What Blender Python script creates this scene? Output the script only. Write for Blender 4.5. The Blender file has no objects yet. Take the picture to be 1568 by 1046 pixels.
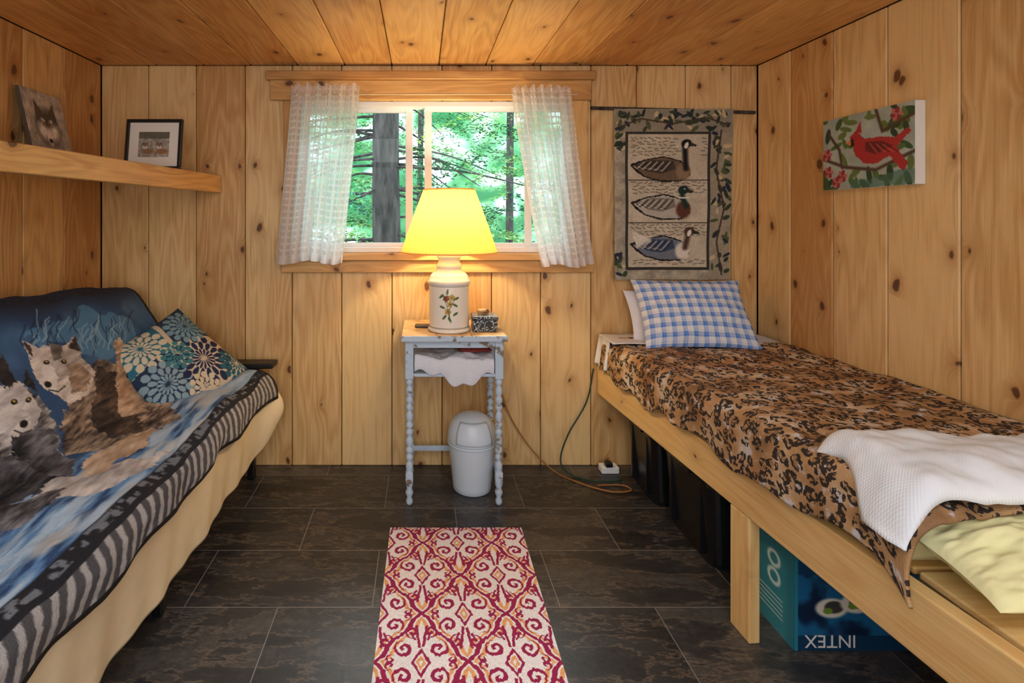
import bpy, bmesh, math, random
import numpy as np
from mathutils import Matrix, Vector
random.seed(5); rng=np.random.default_rng(5)
S=bpy.context.scene
F=812.0; VX=645.0; HY=335.0; EYE=1.303; D=2.8
XL=-1.69; XR=1.776; ZC=2.113; YB=-1.1
def P(px,py,Y): return ((px-VX)*Y/F, Y, EYE-(py-HY)*Y/F)
def lin(c):
    c=np.asarray(c,float)/255.0
    return np.where(c<=0.04045,c/12.92,((c+0.055)/1.055)**2.4)
def L4(c): 
    a=lin(c); return (float(a[0]),float(a[1]),float(a[2]),1.0)
# ------------------------------------------------------------ node helpers
class NT:
    def __init__(s,name):
        s.m=bpy.data.materials.new(name); s.m.use_nodes=True
        s.t=s.m.node_tree; s.t.nodes.clear()
        s.out=s.n('ShaderNodeOutputMaterial')
    def n(s,typ,props=None,**inp):
        nd=s.t.nodes.new(typ)
        if props:
            for k,v in props.items(): setattr(nd,k,v)
        for k,v in inp.items():
            s.set(nd,k,v)
        return nd
    def set(s,nd,k,v):
        key=int(k[1:]) if (k[0]=='i' and k[1:].isdigit()) else k.replace('_',' ')
        sock=nd.inputs[key]
        if isinstance(v,bpy.types.NodeSocket): s.t.links.new(v,sock)
        elif isinstance(v,bpy.types.Node): s.t.links.new(v.outputs[0],sock)
        else: sock.default_value=v
    def math(s,op,a,b=0.0,c=0.0,clamp=False):
        nd=s.n('ShaderNodeMath',{'operation':op,'use_clamp':clamp},i0=a,i1=b,i2=c); return nd.outputs[0]
    def mix(s,f,a,b,mode='MIX'):
        nd=s.t.nodes.new('ShaderNodeMix'); nd.data_type='RGBA'; nd.blend_type=mode
        for i,v in ((0,f),(6,a),(7,b)):
            if isinstance(v,bpy.types.NodeSocket): s.t.links.new(v,nd.inputs[i])
            else: nd.inputs[i].default_value=v
        return nd.outputs[2]
    def ramp(s,f,stops,interp='LINEAR'):
        nd=s.n('ShaderNodeValToRGB',Fac=f); cr=nd.color_ramp; cr.interpolation=interp
        while len(cr.elements)<len(stops): cr.elements.new(0.5)
        for e,(p,c) in zip(cr.elements,stops):
            e.position=p; e.color=c if len(c)==4 else (*c,1)
        return nd.outputs[0]
    def sm(s,v,a,b):
        nd=s.n('ShaderNodeMapRange',{'interpolation_type':'SMOOTHSTEP'},Value=v); nd.inputs[1].default_value=a; nd.inputs[2].default_value=b
        return nd.outputs[0]
    def noise(s,vec,scale,detail=3,rough=.5,dim='3D'):
        nd=s.n('ShaderNodeTexNoise',{'noise_dimensions':dim},Scale=scale,Detail=detail,Roughness=rough)
        if vec is not None: s.t.links.new(vec,nd.inputs['Vector'])
        return nd.outputs[0]
    def bsdf(s,color,rough=.6,bump=None,bs=.3,bd=.01,**kw):
        b=s.n('ShaderNodeBsdfPrincipled'); s.set(b,'Base_Color',color); s.set(b,'Roughness',rough)
        for k,v in kw.items(): s.set(b,k,v)
        if bump is not None:
            bn=s.n('ShaderNodeBump',Height=bump,Strength=bs,Distance=bd); s.t.links.new(bn.outputs[0],b.inputs['Normal'])
        s.t.links.new(b.outputs[0],s.out.inputs[0]); return b
def simple(name,col,rough=.6,var=.12,scale=30,bs=.2,bd=.004,**kw):
    t=NT(name); co=t.n('ShaderNodeTexCoord').outputs['Object']
    n=t.noise(co,scale,4)
    c=L4(col); d=tuple(x*(1-var*2) for x in c[:3])+(1,); e=tuple(min(1,x*(1+var)) for x in c[:3])+(1,)
    t.bsdf(t.mix(n,d,e),rough,n,bs,bd,**kw); return t.m
def wood(name,light,dark,knot=(86,52,28),rough=.45,knots=1.25,contrast=1.1,tv=.5):
    t=NT(name)
    uv=t.n('ShaderNodeUVMap').outputs[0]
    sp=t.n('ShaderNodeSeparateXYZ',Vector=uv); u=sp.outputs[0]; v=sp.outputs[1]
    tone=t.n('ShaderNodeAttribute',{'attribute_name':'Col'}).outputs['Fac']
    nz=t.noise(uv,14,2)
    uu=t.math('ADD',u,t.math('MULTIPLY',t.math('SUBTRACT',nz,.5),.04))
    kv=t.n('ShaderNodeCombineXYZ',X=t.math('MULTIPLY',uu,6.0),Y=t.math('MULTIPLY',v,3.8))
    vo=t.n('ShaderNodeTexVoronoi',{'voronoi_dimensions':'2D'},Vector=kv.outputs[0],Scale=1.0)
    d=vo.outputs['Distance']; rc=t.n('ShaderNodeSeparateColor',Color=vo.outputs['Color']).outputs[0]
    r=t.math('MULTIPLY',t.math('SUBTRACT',rc,.42,clamp=True),.13*knots)
    k=t.math('SUBTRACT',1.0,t.sm(t.math('SUBTRACT',d,r),-.022,.014))
    k=t.math('MULTIPLY',k,t.sm(r,.006,.02))
    halo=t.math('MULTIPLY',t.math('EXPONENT',t.math('MULTIPLY',t.math('MAXIMUM',t.math('SUBTRACT',d,r),0.0),-10.0)),t.sm(r,.0,.04))
    gu=t.math('ADD',u,t.math('MULTIPLY',halo,.05))
    gv=t.n('ShaderNodeCombineXYZ',X=t.math('MULTIPLY',gu,7.0),Y=t.math('MULTIPLY',v,.9)).outputs[0]
    N=t.noise(gv,1.0,2,.45)
    rings=t.math('SINE',t.math('MULTIPLY',N,70.0))
    fv=t.n('ShaderNodeCombineXYZ',X=t.math('MULTIPLY',gu,110.0),Y=t.math('MULTIPLY',v,3.0)).outputs[0]
    fine=t.noise(fv,1.0,3,.6)
    g=t.math('ADD',t.math('MULTIPLY',rings,.13*contrast),fine)
    big=t.noise(t.n('ShaderNodeCombineXYZ',X=t.math('MULTIPLY',u,3.0),Y=t.math('MULTIPLY',v,.9)).outputs[0],1.0,4)
    f=t.math('ADD',t.math('MULTIPLY',g,.5),t.math('MULTIPLY',big,.5))
    f=t.math('ADD',f,t.math('MULTIPLY',t.math('SUBTRACT',tone,.5),tv))
    base=t.mix(t.sm(f,.22,.78),L4(dark),L4(light))
    hk=tuple((np.array(L4(dark))*np.array([.68,.54,.42,1])))
    c=t.mix(t.math('MULTIPLY',halo,.65),base,hk)
    c=t.mix(t.math('MULTIPLY',k,.92),c,L4(knot))
    # backing boards (negative tone) read as the dark gap between planks
    c=t.mix(t.math('LESS_THAN',tone,-.5),c,L4((44,28,16)))
    t.bsdf(c,rough,t.math('SUBTRACT',fine,t.math('MULTIPLY',k,1.0)),.25,.003)
    return t.m
def vcol(name,rough=.8,bscale=350,bs=.35,bd=.002,**kw):
    t=NT(name); c=t.n('ShaderNodeAttribute',{'attribute_name':'Col'}).outputs['Color']
    co=t.n('ShaderNodeTexCoord').outputs['Object']
    n=t.noise(co,bscale,2)
    t.bsdf(c,rough,n,bs,bd,**kw); return t.m
# ------------------------------------------------------------ mesh helpers
def link(o,parent=None):
    S.collection.objects.link(o)
    if parent: o.parent=parent
    return o
def empty(name,loc=(0,0,0)):
    e=bpy.data.objects.new(name,None); e.location=loc; e.empty_display_size=.1; link(e); 
    bpy.context.view_layer.update(); return e
def meshobj(name,verts,faces,mat,parent=None,smooth=True,uv=None,col=None):
    me=bpy.data.meshes.new(name); me.from_pydata([tuple(v) for v in verts],[],[tuple(f) for f in faces])
    if smooth: me.polygons.foreach_set('use_smooth',[True]*len(me.polygons))
    if uv is not None:
        l=me.uv_layers.new(name='UVMap'); vi=np.empty(len(me.loops),int); me.loops.foreach_get('vertex_index',vi)
        l.data.foreach_set('uv',np.asarray(uv,float)[vi].ravel())
    if col is not None:
        a=me.color_attributes.new('Col','FLOAT_COLOR','POINT')
        c=np.ones((len(verts),4)); c[:,:3]=col; a.data.foreach_set('color',c.ravel())
    me.materials.append(mat); me.update()
    o=bpy.data.objects.new(name,me); link(o,parent)
    if parent: o.matrix_parent_inverse=parent.matrix_world.inverted()
    return o
def grid(name,A,mat,parent=None,uv=None,col=None,wrap=False,flip=False,smooth=True,solid=0):
    ny,nx=A.shape[:2]; V=A.reshape(-1,3)
    I=np.arange(ny*nx).reshape(ny,nx)
    if wrap: I=np.concatenate([I,I[:,:1]],1)
    f=np.stack([I[:-1,:-1],I[:-1,1:],I[1:,1:],I[1:,:-1]],-1).reshape(-1,4)
    if flip: f=f[:,::-1]
    o=meshobj(name,V.tolist(),f.tolist(),mat,parent,smooth,
        None if uv is None else uv.reshape(-1,2), None if col is None else col.reshape(-1,3))
    if solid:
        m=o.modifiers.new('s','SOLIDIFY'); m.thickness=abs(solid); m.offset=-1 if solid>0 else 1
    return o
def lathe(name,prof,center,mat,parent=None,n=48,col=None,uvs=False):
    prof=np.array(prof,float); th=np.linspace(0,2*np.pi,n,endpoint=False)
    A=np.zeros((len(prof),n,3)); A[:,:,0]=center[0]+prof[:,0:1]*np.cos(th); A[:,:,1]=center[1]+prof[:,0:1]*np.sin(th); A[:,:,2]=center[2]+prof[:,1:2]
    return grid(name,A,mat,parent,wrap=True,col=col)
def catm(pts,n):
    p=np.array(pts,float); p=np.vstack([2*p[0]-p[1],p,2*p[-1]-p[-2]]); out=[]
    m=len(p)-3
    for t in np.linspace(0,m-1e-6,n):
        i=int(t); f=t-i; a,b,c,d=p[i:i+4]
        out.append(.5*((2*b)+(-a+c)*f+(2*a-5*b+4*c-d)*f*f+(-a+3*b-3*c+d)*f**3))
    return np.array(out)
def tube(name,pts,r,mat,parent=None,n=8,res=60,smooth=True):
    c=catm(pts,res) if smooth else np.array(pts,float)
    T=np.gradient(c,axis=0); T/=np.linalg.norm(T,axis=1)[:,None]+1e-9
    up=np.array([0,0,1.0]); A=np.zeros((len(c),n,3)); pr=None
    rr=np.broadcast_to(np.asarray(r,float),(len(c),)) if np.ndim(r)==0 else np.interp(np.linspace(0,1,len(c)),np.linspace(0,1,len(r)),r)
    for i in range(len(c)):
        if pr is None:
            a=np.cross(T[i],up); 
            if np.linalg.norm(a)<.1: a=np.cross(T[i],[1,0,0])
        else: a=pr-T[i]*np.dot(pr,T[i])
        a/=np.linalg.norm(a); pr=a; b=np.cross(T[i],a)
        for k in range(n):
            th=2*math.pi*k/n; A[i,k]=c[i]+rr[i]*(a*math.cos(th)+b*math.sin(th))
    return grid(name,A,mat,parent,wrap=True)
class Boards:
    def __init__(s): s.v=[];s.f=[];s.uv=[];s.c=[]
    def box(s,a,b,grain=2,M=None,tone=None):
        a=list(a);b=list(b)
        lo=[min(a[i],b[i]) for i in range(3)];hi=[max(a[i],b[i]) for i in range(3)]
        off=(random.uniform(0,50),random.uniform(0,50)); tone=random.uniform(.15,.85) if tone is None else tone
        C=[(x,y,z) for x in (lo[0],hi[0]) for y in (lo[1],hi[1]) for z in (lo[2],hi[2])]
        fs=[(0,1,3,2),(4,6,7,5),(0,4,5,1),(2,3,7,6),(0,2,6,4),(1,5,7,3)]
        oth=[i for i in range(3) if i!=grain]
        base=len(s.v)
        for p in C:
            q=Vector(p); 
            if M is not None: q=M@q
            s.v.append(tuple(q)); s.uv.append((off[0]+p[oth[0]]+p[oth[1]],off[1]+p[grain])); s.c.append((tone,)*3)
        s.f+= [tuple(base+i for i in f) for f in fs]
    def make(s,name,mat,parent=None,bevel=.003,seg=1):
        o=meshobj(name,s.v,s.f,mat,parent,False,s.uv,np.array(s.c))
        if bevel: 
            m=o.modifiers.new('b','BEVEL'); m.width=bevel; m.segments=seg; m.limit_method='ANGLE'
        return o
def vn(X,Y,seed=0):
    X=np.asarray(X,float);Y=np.asarray(Y,float)
    xi=np.floor(X).astype(np.int64); yi=np.floor(Y).astype(np.int64); fx=X-xi; fy=Y-yi
    fx=fx*fx*(3-2*fx); fy=fy*fy*(3-2*fy)
    def h(a,b):
        n=(a*374761393+b*668265263+seed*974634777)&0x7fffffff
        n=((n^(n>>13))*1274126177)&0x7fffffff
        return ((n^(n>>16))&0xffff)/65535.0
    return (h(xi,yi)*(1-fx)+h(xi+1,yi)*fx)*(1-fy)+(h(xi,yi+1)*(1-fx)+h(xi+1,yi+1)*fx)*fy
def fbm(X,Y,seed=0,o=3):
    r=0;a=.5;t=0
    for i in range(o): r=r+a*vn(X*2**i,Y*2**i,seed+i*7); t+=a; a*=.5
    return r/t
class Cv:
    def __init__(s,x0,x1,y0,y1,nx,ny,base):
        s.x=np.linspace(x0,x1,nx); s.y=np.linspace(y0,y1,ny); s.X,s.Y=np.meshgrid(s.x,s.y)
        s.C=np.ones((ny,nx,3))*np.array(base,float)
    def bl(s,m,col): 
        m=np.clip(m,0,1)[...,None]; s.C=s.C*(1-m)+np.asarray(col,float)*m
    def ell(s,cx,cy,rx,ry,col,rot=0,soft=.12,a=1):
        c,q=math.cos(math.radians(rot)),math.sin(math.radians(rot)); dx=s.X-cx;dy=s.Y-cy
        d=np.sqrt(((dx*c+dy*q)/rx)**2+((-dx*q+dy*c)/ry)**2); s.bl(a*np.clip((1+soft-d)/(2*soft),0,1),col)
    def poly(s,pts,col,a=1,wob=0,seed=1):
        X,Y=s.X,s.Y
        if wob: X=X+wob*(fbm(X/wob/2,Y/wob/2,seed)-.5)*2; Y=Y+wob*(fbm(X/wob/2+9,Y/wob/2,seed+3)-.5)*2
        ins=np.zeros(X.shape,bool); n=len(pts)
        for i in range(n):
            (x1,y1),(x2,y2)=pts[i],pts[(i+1)%n]
            if y1==y2: continue
            c=((Y>y1)!=(Y>y2))&(X<(x2-x1)*(Y-y1)/(y2-y1)+x1); ins^=c
        s.bl(ins*a,col)
    def line(s,pts,w,col,a=1):
        d=np.full(s.X.shape,1e9)
        for (x1,y1),(x2,y2) in zip(pts[:-1],pts[1:]):
            dx,dy=x2-x1,y2-y1; L=dx*dx+dy*dy+1e-12
            t=np.clip(((s.X-x1)*dx+(s.Y-y1)*dy)/L,0,1); d=np.minimum(d,np.hypot(s.X-x1-t*dx,s.Y-y1-t*dy))
        s.bl(a*np.clip(1.3-d/w,0,1),col)
    def rect(s,x0,y0,x1,y1,col,a=1): s.bl(a*((s.X>=x0)&(s.X<=x1)&(s.Y>=y0)&(s.Y<=y1)),col)
    def mod(s,f): s.C=np.clip(s.C*f[...,None],0,255)
    def lin(s): return lin(s.C)
def pillow(name,w,h,t,mat,M,n=60,parent=None,colf=None,wr=.006,seed=1,uvs=1.0):
    u=np.linspace(-1,1,n);U,V=np.meshgrid(u,u)
    X=U*w/2*(1-.06*(1-V**2)); Y=V*h/2*(1-.06*(1-U**2))
    T=t/2*(np.clip(1-np.abs(U)**2.4,0,1)**.55)*(np.clip(1-np.abs(V)**2.4,0,1)**.55)
    W=wr*(fbm(U*4+3,V*4,seed)-.5)*2*np.clip(T/t*4,0,1)
    top=np.stack([X,Y,T+W],-1); bot=np.stack([X,Y,-T*.8+W],-1)
    A=np.concatenate([top,bot[::-1]],0)
    R=np.array(M.to_3x3()); tr=np.array(M.translation)
    A=A@R.T+tr
    uv=np.stack([U*w/2,V*h/2],-1)*uvs; uv=np.concatenate([uv,uv[::-1]],0)
    col=None
    if colf is not None: c=colf(U,V); col=np.concatenate([c,c[::-1]],0)
    return grid(name,A,mat,parent,uv=uv,col=col)
# ------------------------------------------------------------ materials
wallm=wood('pine_wall',(236,204,146),(194,146,86))
sidem=wood('pine_side',(222,182,120),(168,120,68))
ceilm=wood('pine_ceiling',(228,180,112),(180,124,64),rough=.4,knots=1.1)
trimm=wood('pine_trim',(228,184,116),(184,134,74))
lumber=wood('fir_lumber',(240,208,146),(214,168,102),knots=.9,contrast=.9)
white=simple('white_vinyl',(240,244,248),.35,.02)
black=simple('black_metal',(22,20,20),.4,.1)
# ------------------------------------------------------------ room shell
G=.0020
bx=[(p-VX)/290 for p in (155,227,300,375,447,523,600,677,753,828,905,975,1050,1120,1160)]
bx[0]=XL; bx[-1]=XR
WX0,WX1,WZ0,WZ1=-.631,.783,1.124,1.924
b=Boards()
for x0,x1 in zip(bx[:-1],bx[1:]):
    tn=random.uniform(.3,.85)
    def seg(a,c,z0,z1):
        if c-a>.004: b.box((a+G,D,z0),(c-G,D+.02,z1),2,tone=tn)
    if x1<=WX0 or x0>=WX1: seg(x0,x1,0,ZC)
    else:
        seg(x0,x1,0,WZ0); seg(x0,x1,WZ1,ZC)
        if x0<WX0: seg(x0,WX0,WZ0,WZ1)
        if x1>WX1: seg(WX1,x1,WZ0,WZ1)
for (a,c,z0,z1) in ((XL-.1,WX0,-.05,ZC+.05),(WX1,XR+.1,-.05,ZC+.05),(WX0,WX1,-.05,WZ0),(WX0,WX1,WZ1,ZC+.05)):
    b.box((a,D+.021,z0),(c,D+.09,z1),2,tone=-1.6)
b.make('wall_back',wallm,bevel=.004)
def sidewall(name,x,sgn,anchors,mat):
    b=Boards(); ys=[D]+anchors
    while ys[-1]>YB: ys.append(ys[-1]-.264)
    ys[-1]=YB
    for y1,y0 in zip(ys[:-1],ys[1:]):
        b.box((x,y0+G,0),(x+sgn*.02,y1-G,ZC),2)
    b.box((x+sgn*.021,YB-.1,-.05),(x+sgn*.08,D+.09,ZC+.05),2,tone=-1.6)
    b.make(name,mat,bevel=.004)
sidewall('wall_left',XL,-1,[2.508,2.25],sidem)
sidewall('wall_right',XR,1,[2.552,2.289,2.022,1.748],wallm)
b=Boards(); x=XL
while x<XR: b.box((x+G,YB,0),(min(x+.26,XR)-G,YB-.02,ZC),2); x+=.26
b.box((XL-.08,YB-.021,-.05),(XR+.08,YB-.08,ZC+.05),2)
b.make('wall_front',sidem,bevel=.002)
b=Boards(); xs=[(600-VX)/290+.248*i for i in range(-8,9)]; xs=[v for v in xs if XL+.05<v<XR-.05]; xs=[XL]+xs+[XR]
for x0,x1 in zip(xs[:-1],xs[1:]):
    j=random.uniform(0,2.0) if random.random()<.35 else None
    sg=[(YB,D)] if j is None else [(YB,j),(j,D)]
    for a,c in sg: b.box((x0+G,a+.001,ZC),(x1-G,c-.001,ZC+.02),1)
b.box((XL-.10,YB-.1,ZC+.021),(XR+.10,D+.1,ZC+.08),1,tone=-1.6)
b.make('ceiling',ceilm,bevel=.004)
# floor
t=NT('slate_tile'); co=t.n('ShaderNodeTexCoord').outputs['Object']
mp=t.n('ShaderNodeMapping',Vector=co); mp.inputs['Location'].default_value=(.480+.631*8,-1.778+.305*12,0)
br=t.n('ShaderNodeTexBrick',{'offset':.5,'squash':1.0},Vector=mp.outputs[0],Scale=1.0)
br.inputs['Brick Width'].default_value=.631; br.inputs['Row Height'].default_value=.305
br.inputs['Mortar Size'].default_value=.0019; br.inputs['Mortar Smooth'].default_value=.2; br.inputs['Bias'].default_value=0
br.inputs['Color1'].default_value=(0,0,0,1); br.inputs['Color2'].default_value=(1,1,1,1); br.inputs['Mortar'].default_value=(.5,.5,.5,1)
ti=t.n('ShaderNodeSeparateColor',Color=br.outputs[0]).outputs[0]
wv=t.n('ShaderNodeMapping',Vector=co); wv.inputs['Rotation'].default_value=(0,0,.7); wv.inputs['Scale'].default_value=(1,3.2,1)
n1=t.noise(wv.outputs[0],3.0,8,.66); n2=t.noise(co,40,6,.75)
vein=t.math('SUBTRACT',1.0,t.sm(t.math('ABSOLUTE',t.math('SUBTRACT',n1,.5)),.0,.02))
f=t.math('ADD',t.math('MULTIPLY',n1,.6),t.math('ADD',t.math('MULTIPLY',n2,.3),t.math('MULTIPLY',ti,.17)))
c=t.ramp(f,[(.36,L4((24,25,28))),(.54,L4((50,51,54))),(.74,L4((98,94,90)))])
c=t.mix(t.math('MULTIPLY',vein,.3),c,L4((150,132,114)))
c=t.mix(t.math('MULTIPLY',br.outputs['Fac'],.8),c,L4((138,134,132)))
h=t.math('SUBTRACT',t.math('MULTIPLY',f,.7),t.math('MULTIPLY',br.outputs['Fac'],.6))
t.bsdf(c,.36,h,.7,.005)
b=Boards(); b.box((XL-.08,YB-.08,-.06),(XR+.08,D+.09,0),0); b.make('floor',t.m,bevel=0)
# ------------------------------------------------------------ window + trims
win=empty('window_1',((WX0+WX1)/2,D+.04,(WZ0+WZ1)/2))
b=Boards(); fw=.028
def vb(a,c,z0,z1,y0,y1): b.box((a,y0,z0),(c,y1,z1),2)
vb(WX0,WX0+fw,WZ0,WZ1,D+.0,D+.085); vb(WX1-fw,WX1,WZ0,WZ1,D+.0,D+.085)
vb(WX0+.002,WX1-.002,WZ1-fw,WZ1-.001,D+.001,D+.084); vb(WX0+.002,WX1-.002,WZ0+.001,WZ0+fw,D+.001,D+.084)
def wx(p): return (p-VX)/284
for (a,c,y) in ((wx(650),wx(661),D+.026),(wx(621),wx(632),D+.051),(wx(802),wx(812),D+.026)):
    vb(a,c,WZ0+fw-.006,WZ1-fw+.006,y,y+.020)
vb(wx(651),WX1-fw-.001,WZ0+fw-.002,WZ0+fw+.022,D+.030,D+.050); vb(wx(651),WX1-fw-.001,WZ1-fw-.022,WZ1-fw+.002,D+.030,D+.050)
vb(WX0+fw+.001,wx(631),WZ0+fw-.002,WZ0+fw+.022,D+.055,D+.075); vb(WX0+fw+.001,wx(631),WZ1-fw-.022,WZ1-fw+.002,D+.055,D+.075)
b.make('frame_and_sashes',white,win,bevel=.002,seg=2)
t=NT('window_glass'); tr=t.n('ShaderNodeBsdfTransparent'); tr.inputs[0].default_value=(.93,.97,.97,1); gl=t.n('ShaderNodeBsdfGlossy',Roughness=.02)
fr=t.n('ShaderNodeFresnel',IOR=1.2); mx=t.n('ShaderNodeMixShader',i0=fr.outputs[0],i1=tr.outputs[0],i2=gl.outputs[0]); t.t.links.new(mx.outputs[0],t.out.inputs[0]); glass=t.m
b=Boards(); b.box((WX0+fw,D+.064,WZ0+fw),(wx(628),D+.067,WZ1-fw)); b.box((wx(652),D+.039,WZ0+fw),(WX1-fw,D+.042,WZ1-fw)); b.make('glass_panes',glass,win,bevel=0)
b=Boards(); b.box(P(413,152,2.775)[:1]+(D-.003,1.925),P(906,110,2.775)[:1]+(D-.028,2.03),0); b.box((-.812,D-.003,2.03),(.912,D-.04,2.075),0); b.make('trim_1',trimm,bevel=.004)
b=Boards(); b.box((-.735,D-.002,1.02),(.905,D-.024,1.085),0); b.box((-.72,D-.002,1.086),(.89,D-.05,1.122),0); b.make('trim_2',trimm,bevel=.004)
b=Boards(); b.box((-.72,D-.002,1.123),(WX0,D-.022,1.924),2); b.make('trim_3',trimm,bevel=.003)
b=Boards(); b.box((WX1,D-.002,1.123),(.875,D-.022,1.924),2); b.make('trim_4',trimm,bevel=.003)
# curtains
t=NT('sheer_curtain'); uv=t.n('ShaderNodeUVMap').outputs[0]; sp=t.n('ShaderNodeSeparateXYZ',Vector=uv)
def band(c,per,w): return t.math('LESS_THAN',t.math('FRACT',t.math('DIVIDE',c,per)),w)
g=t.math('MAXIMUM',band(sp.outputs[0],.034,.38),band(sp.outputs[1],.034,.38))
dens=t.math('ADD',.70,t.math('MULTIPLY',g,.26))
hem=t.math('LESS_THAN',sp.outputs[1],.035); dens=t.math('MAXIMUM',dens,t.math('MULTIPLY',hem,.98))
df=t.n('ShaderNodeBsdfDiffuse'); df.inputs[0].default_value=(.95,.96,.98,1); tl=t.n('ShaderNodeBsdfTranslucent'); tl.inputs[0].default_value=(.97,.98,1,1)
m1=t.n('ShaderNodeMixShader',i0=.6,i1=df.outputs[0],i2=tl.outputs[0]); tr=t.n('ShaderNodeBsdfTransparent')
m2=t.n('ShaderNodeMixShader',i0=dens,i1=tr.outputs[0],i2=m1.outputs[0]); t.t.links.new(m2.outputs[0],t.out.inputs[0]); curt=t.m
def curtain(t0,t1,b0,b1,ty,by,seed):
    nu,nv=200,90; u=np.linspace(0,1,nu); v=np.linspace(0,1,nv); U,V=np.meshgrid(u,v)
    Y0=D-.085; sc=F/Y0
    top=t0+(t1-t0)*U; bot=b0+(b1-b0)*U
    X=top+(bot-top)*(V**1.15)
    Zp=ty+(by-ty)*V + 3*np.sin(U*9+seed)*V + 2.5*np.sin(U*46)*(V<.03)
    A=np.zeros((nv,nu,3)); A[...,0]=(X-VX)/sc; A[...,2]=EYE-(Zp-HY)/sc
    ph=U*2*np.pi*6.5+seed+.6*np.sin(V*3+U*5)
    A[...,1]=Y0+(.010+.014*V)*np.sin(ph)+.004*np.sin(ph*2.3+V*4)+.003*np.sin(U*110)*(V<.12)
    A[...,0]+=.006*np.cos(ph)*V
    uv=np.stack([U*.60,(1-V)*.95],-1)
    return grid('curtain',A,curt,uv=uv)
curtain(446,551,420,526,129,402,0.3); curtain(783,873,832,907,132,407,2.1)
tube('curtain_rod',[(-.69,D-.085,1.940),(.1,D-.085,1.941),(.80,D-.085,1.940)],.004,simple('brass_rod',(210,190,150),.4),res=12)
# ------------------------------------------------------------ outside
t=NT('foliage'); c=t.n('ShaderNodeAttribute',{'attribute_name':'Col'}).outputs['Color']
df=t.n('ShaderNodeBsdfDiffuse',Color=c); tl=t.n('ShaderNodeBsdfTranslucent',Color=c); m=t.n('ShaderNodeMixShader',i0=.45,i1=df.outputs[0],i2=tl.outputs[0]); t.t.links.new(m.outputs[0],t.out.inputs[0]); leafm=t.m
bark=NT('bark'); co=bark.n('ShaderNodeTexCoord').outputs['Object']; mp=bark.n('ShaderNodeMapping',Vector=co); mp.inputs['Scale'].default_value=(14,14,3)
n=bark.noise(mp.outputs[0],1.5,5,.65); bark.bsdf(bark.ramp(n,[(.35,L4((22,20,20))),(.65,L4((92,84,78)))]),.9,n,1,.03); bark=bark.m
tr=empty('tree',(-.33,5.0,-.6))
V=[];Fc=[];Cc=[]
for k in range(500):
    y=random.uniform(4.2,9.5); x=random.uniform(-.42*y,.42*y); z=random.uniform(.3,1.3+.36*y)
    ang=random.uniform(0,6.28); L=random.uniform(.5,1.3); dr=random.uniform(.1,.5)
    hue=random.random(); br_=random.uniform(.45,1.1)
    basec=np.array([56+104*hue,140+54*hue,74+50*random.random()])*br_
    for j in range(95):
        tt=random.random(); w=.24*(1-tt*.7)
        ox=random.uniform(-w,w); px_=x+math.cos(ang)*L*tt-math.sin(ang)*ox; py_=y+math.sin(ang)*L*tt*.6+math.cos(ang)*ox*.5; pz=z-dr*tt*tt-abs(ox)*.25+random.uniform(-.03,.03)
        if abs(px_*5/py_+.33)<.16 and py_<5.3: continue
        s=random.uniform(.010,.028); a=random.uniform(0,6.28); ax=Vector((math.cos(a),math.sin(a)*.5,random.uniform(-.5,.5))).normalized(); bx_=ax.orthogonal().normalized()
        p=Vector((px_,py_,pz)); i=len(V)
        for q in (p-ax*s,p+bx_*s*.45,p+ax*s,p-bx_*s*.45): V.append(tuple(q))
        Fc.append((i,i+1,i+2,i+3)); cc=lin(np.clip(basec*random.uniform(.7,1.25),0,255)); Cc+= [cc]*4
meshobj('foliage',V,Fc,leafm,tr,smooth=False,col=np.array(Cc))
pts=[(-.30,5,-.6),(-.325,5,1),(-.335,5,2),(-.32,5,3.4),(-.3,5,6)]
tube('trunk',pts,[.16,.135,.125,.12,.08],bark,tr,n=16,res=40)
for i in range(40):
    z=random.uniform(1.0,3.0); a=random.choice([0,math.pi])+random.uniform(-.6,.6); L=random.uniform(.5,1.5)
    tube('branch_%d'%i,[(-.33,5,z),(-.33+math.cos(a)*L*.5,5+math.sin(a)*L*.5,z-.05+random.uniform(-.1,.1)),(-.33+math.cos(a)*L,5+math.sin(a)*L,z-.25)],[.016,.010,.004],bark,tr,n=5,res=12)
tube('far_trunk',[(1.42,8.5,-.6),(1.42,8.5,2),(1.47,8.5,7)],[.07,.06,.05],bark,tr,n=12,res=20)
tube('far_trunk_2',[(-.05,9.2,-.6),(-.02,9.2,2),(.05,9.2,7)],[.06,.05,.05],bark,tr,n=12,res=20)
nx,ny=160,120; X,V_=np.meshgrid(np.linspace(-16,16,nx),np.linspace(0,1,ny)); Yh=10+5*V_+X*X*.01; Z=-.6+11*V_**1.3+.8*fbm(X*.8,V_*14,3); 
Cn=fbm(X*2.2,V_*26,5,4)
C=np.ones(X.shape+(3,))*np.array([60,118,74]); m=np.clip((Cn-.38)*4,0,1)[...,None]; C=C*(1-m)+np.array([150,204,148])*m; m=np.clip((Cn-.58)*8,0,1)[...,None]; C=C*(1-m)+np.array([238,250,250])*m  # white patches are bright sky haze painted into the hillside colour
grid('forest_hillside',np.stack([X,Yh,Z],-1),leafm,col=lin(C))
grd=simple('forest_ground',(70,90,50),.9,.3,3)
X,Y_=np.meshgrid(np.linspace(-16,16,30),np.linspace(2.95,12,30)); grid('ground',np.stack([X,Y_,-.6+.05*fbm(X,Y_)],-1),grd)
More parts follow.
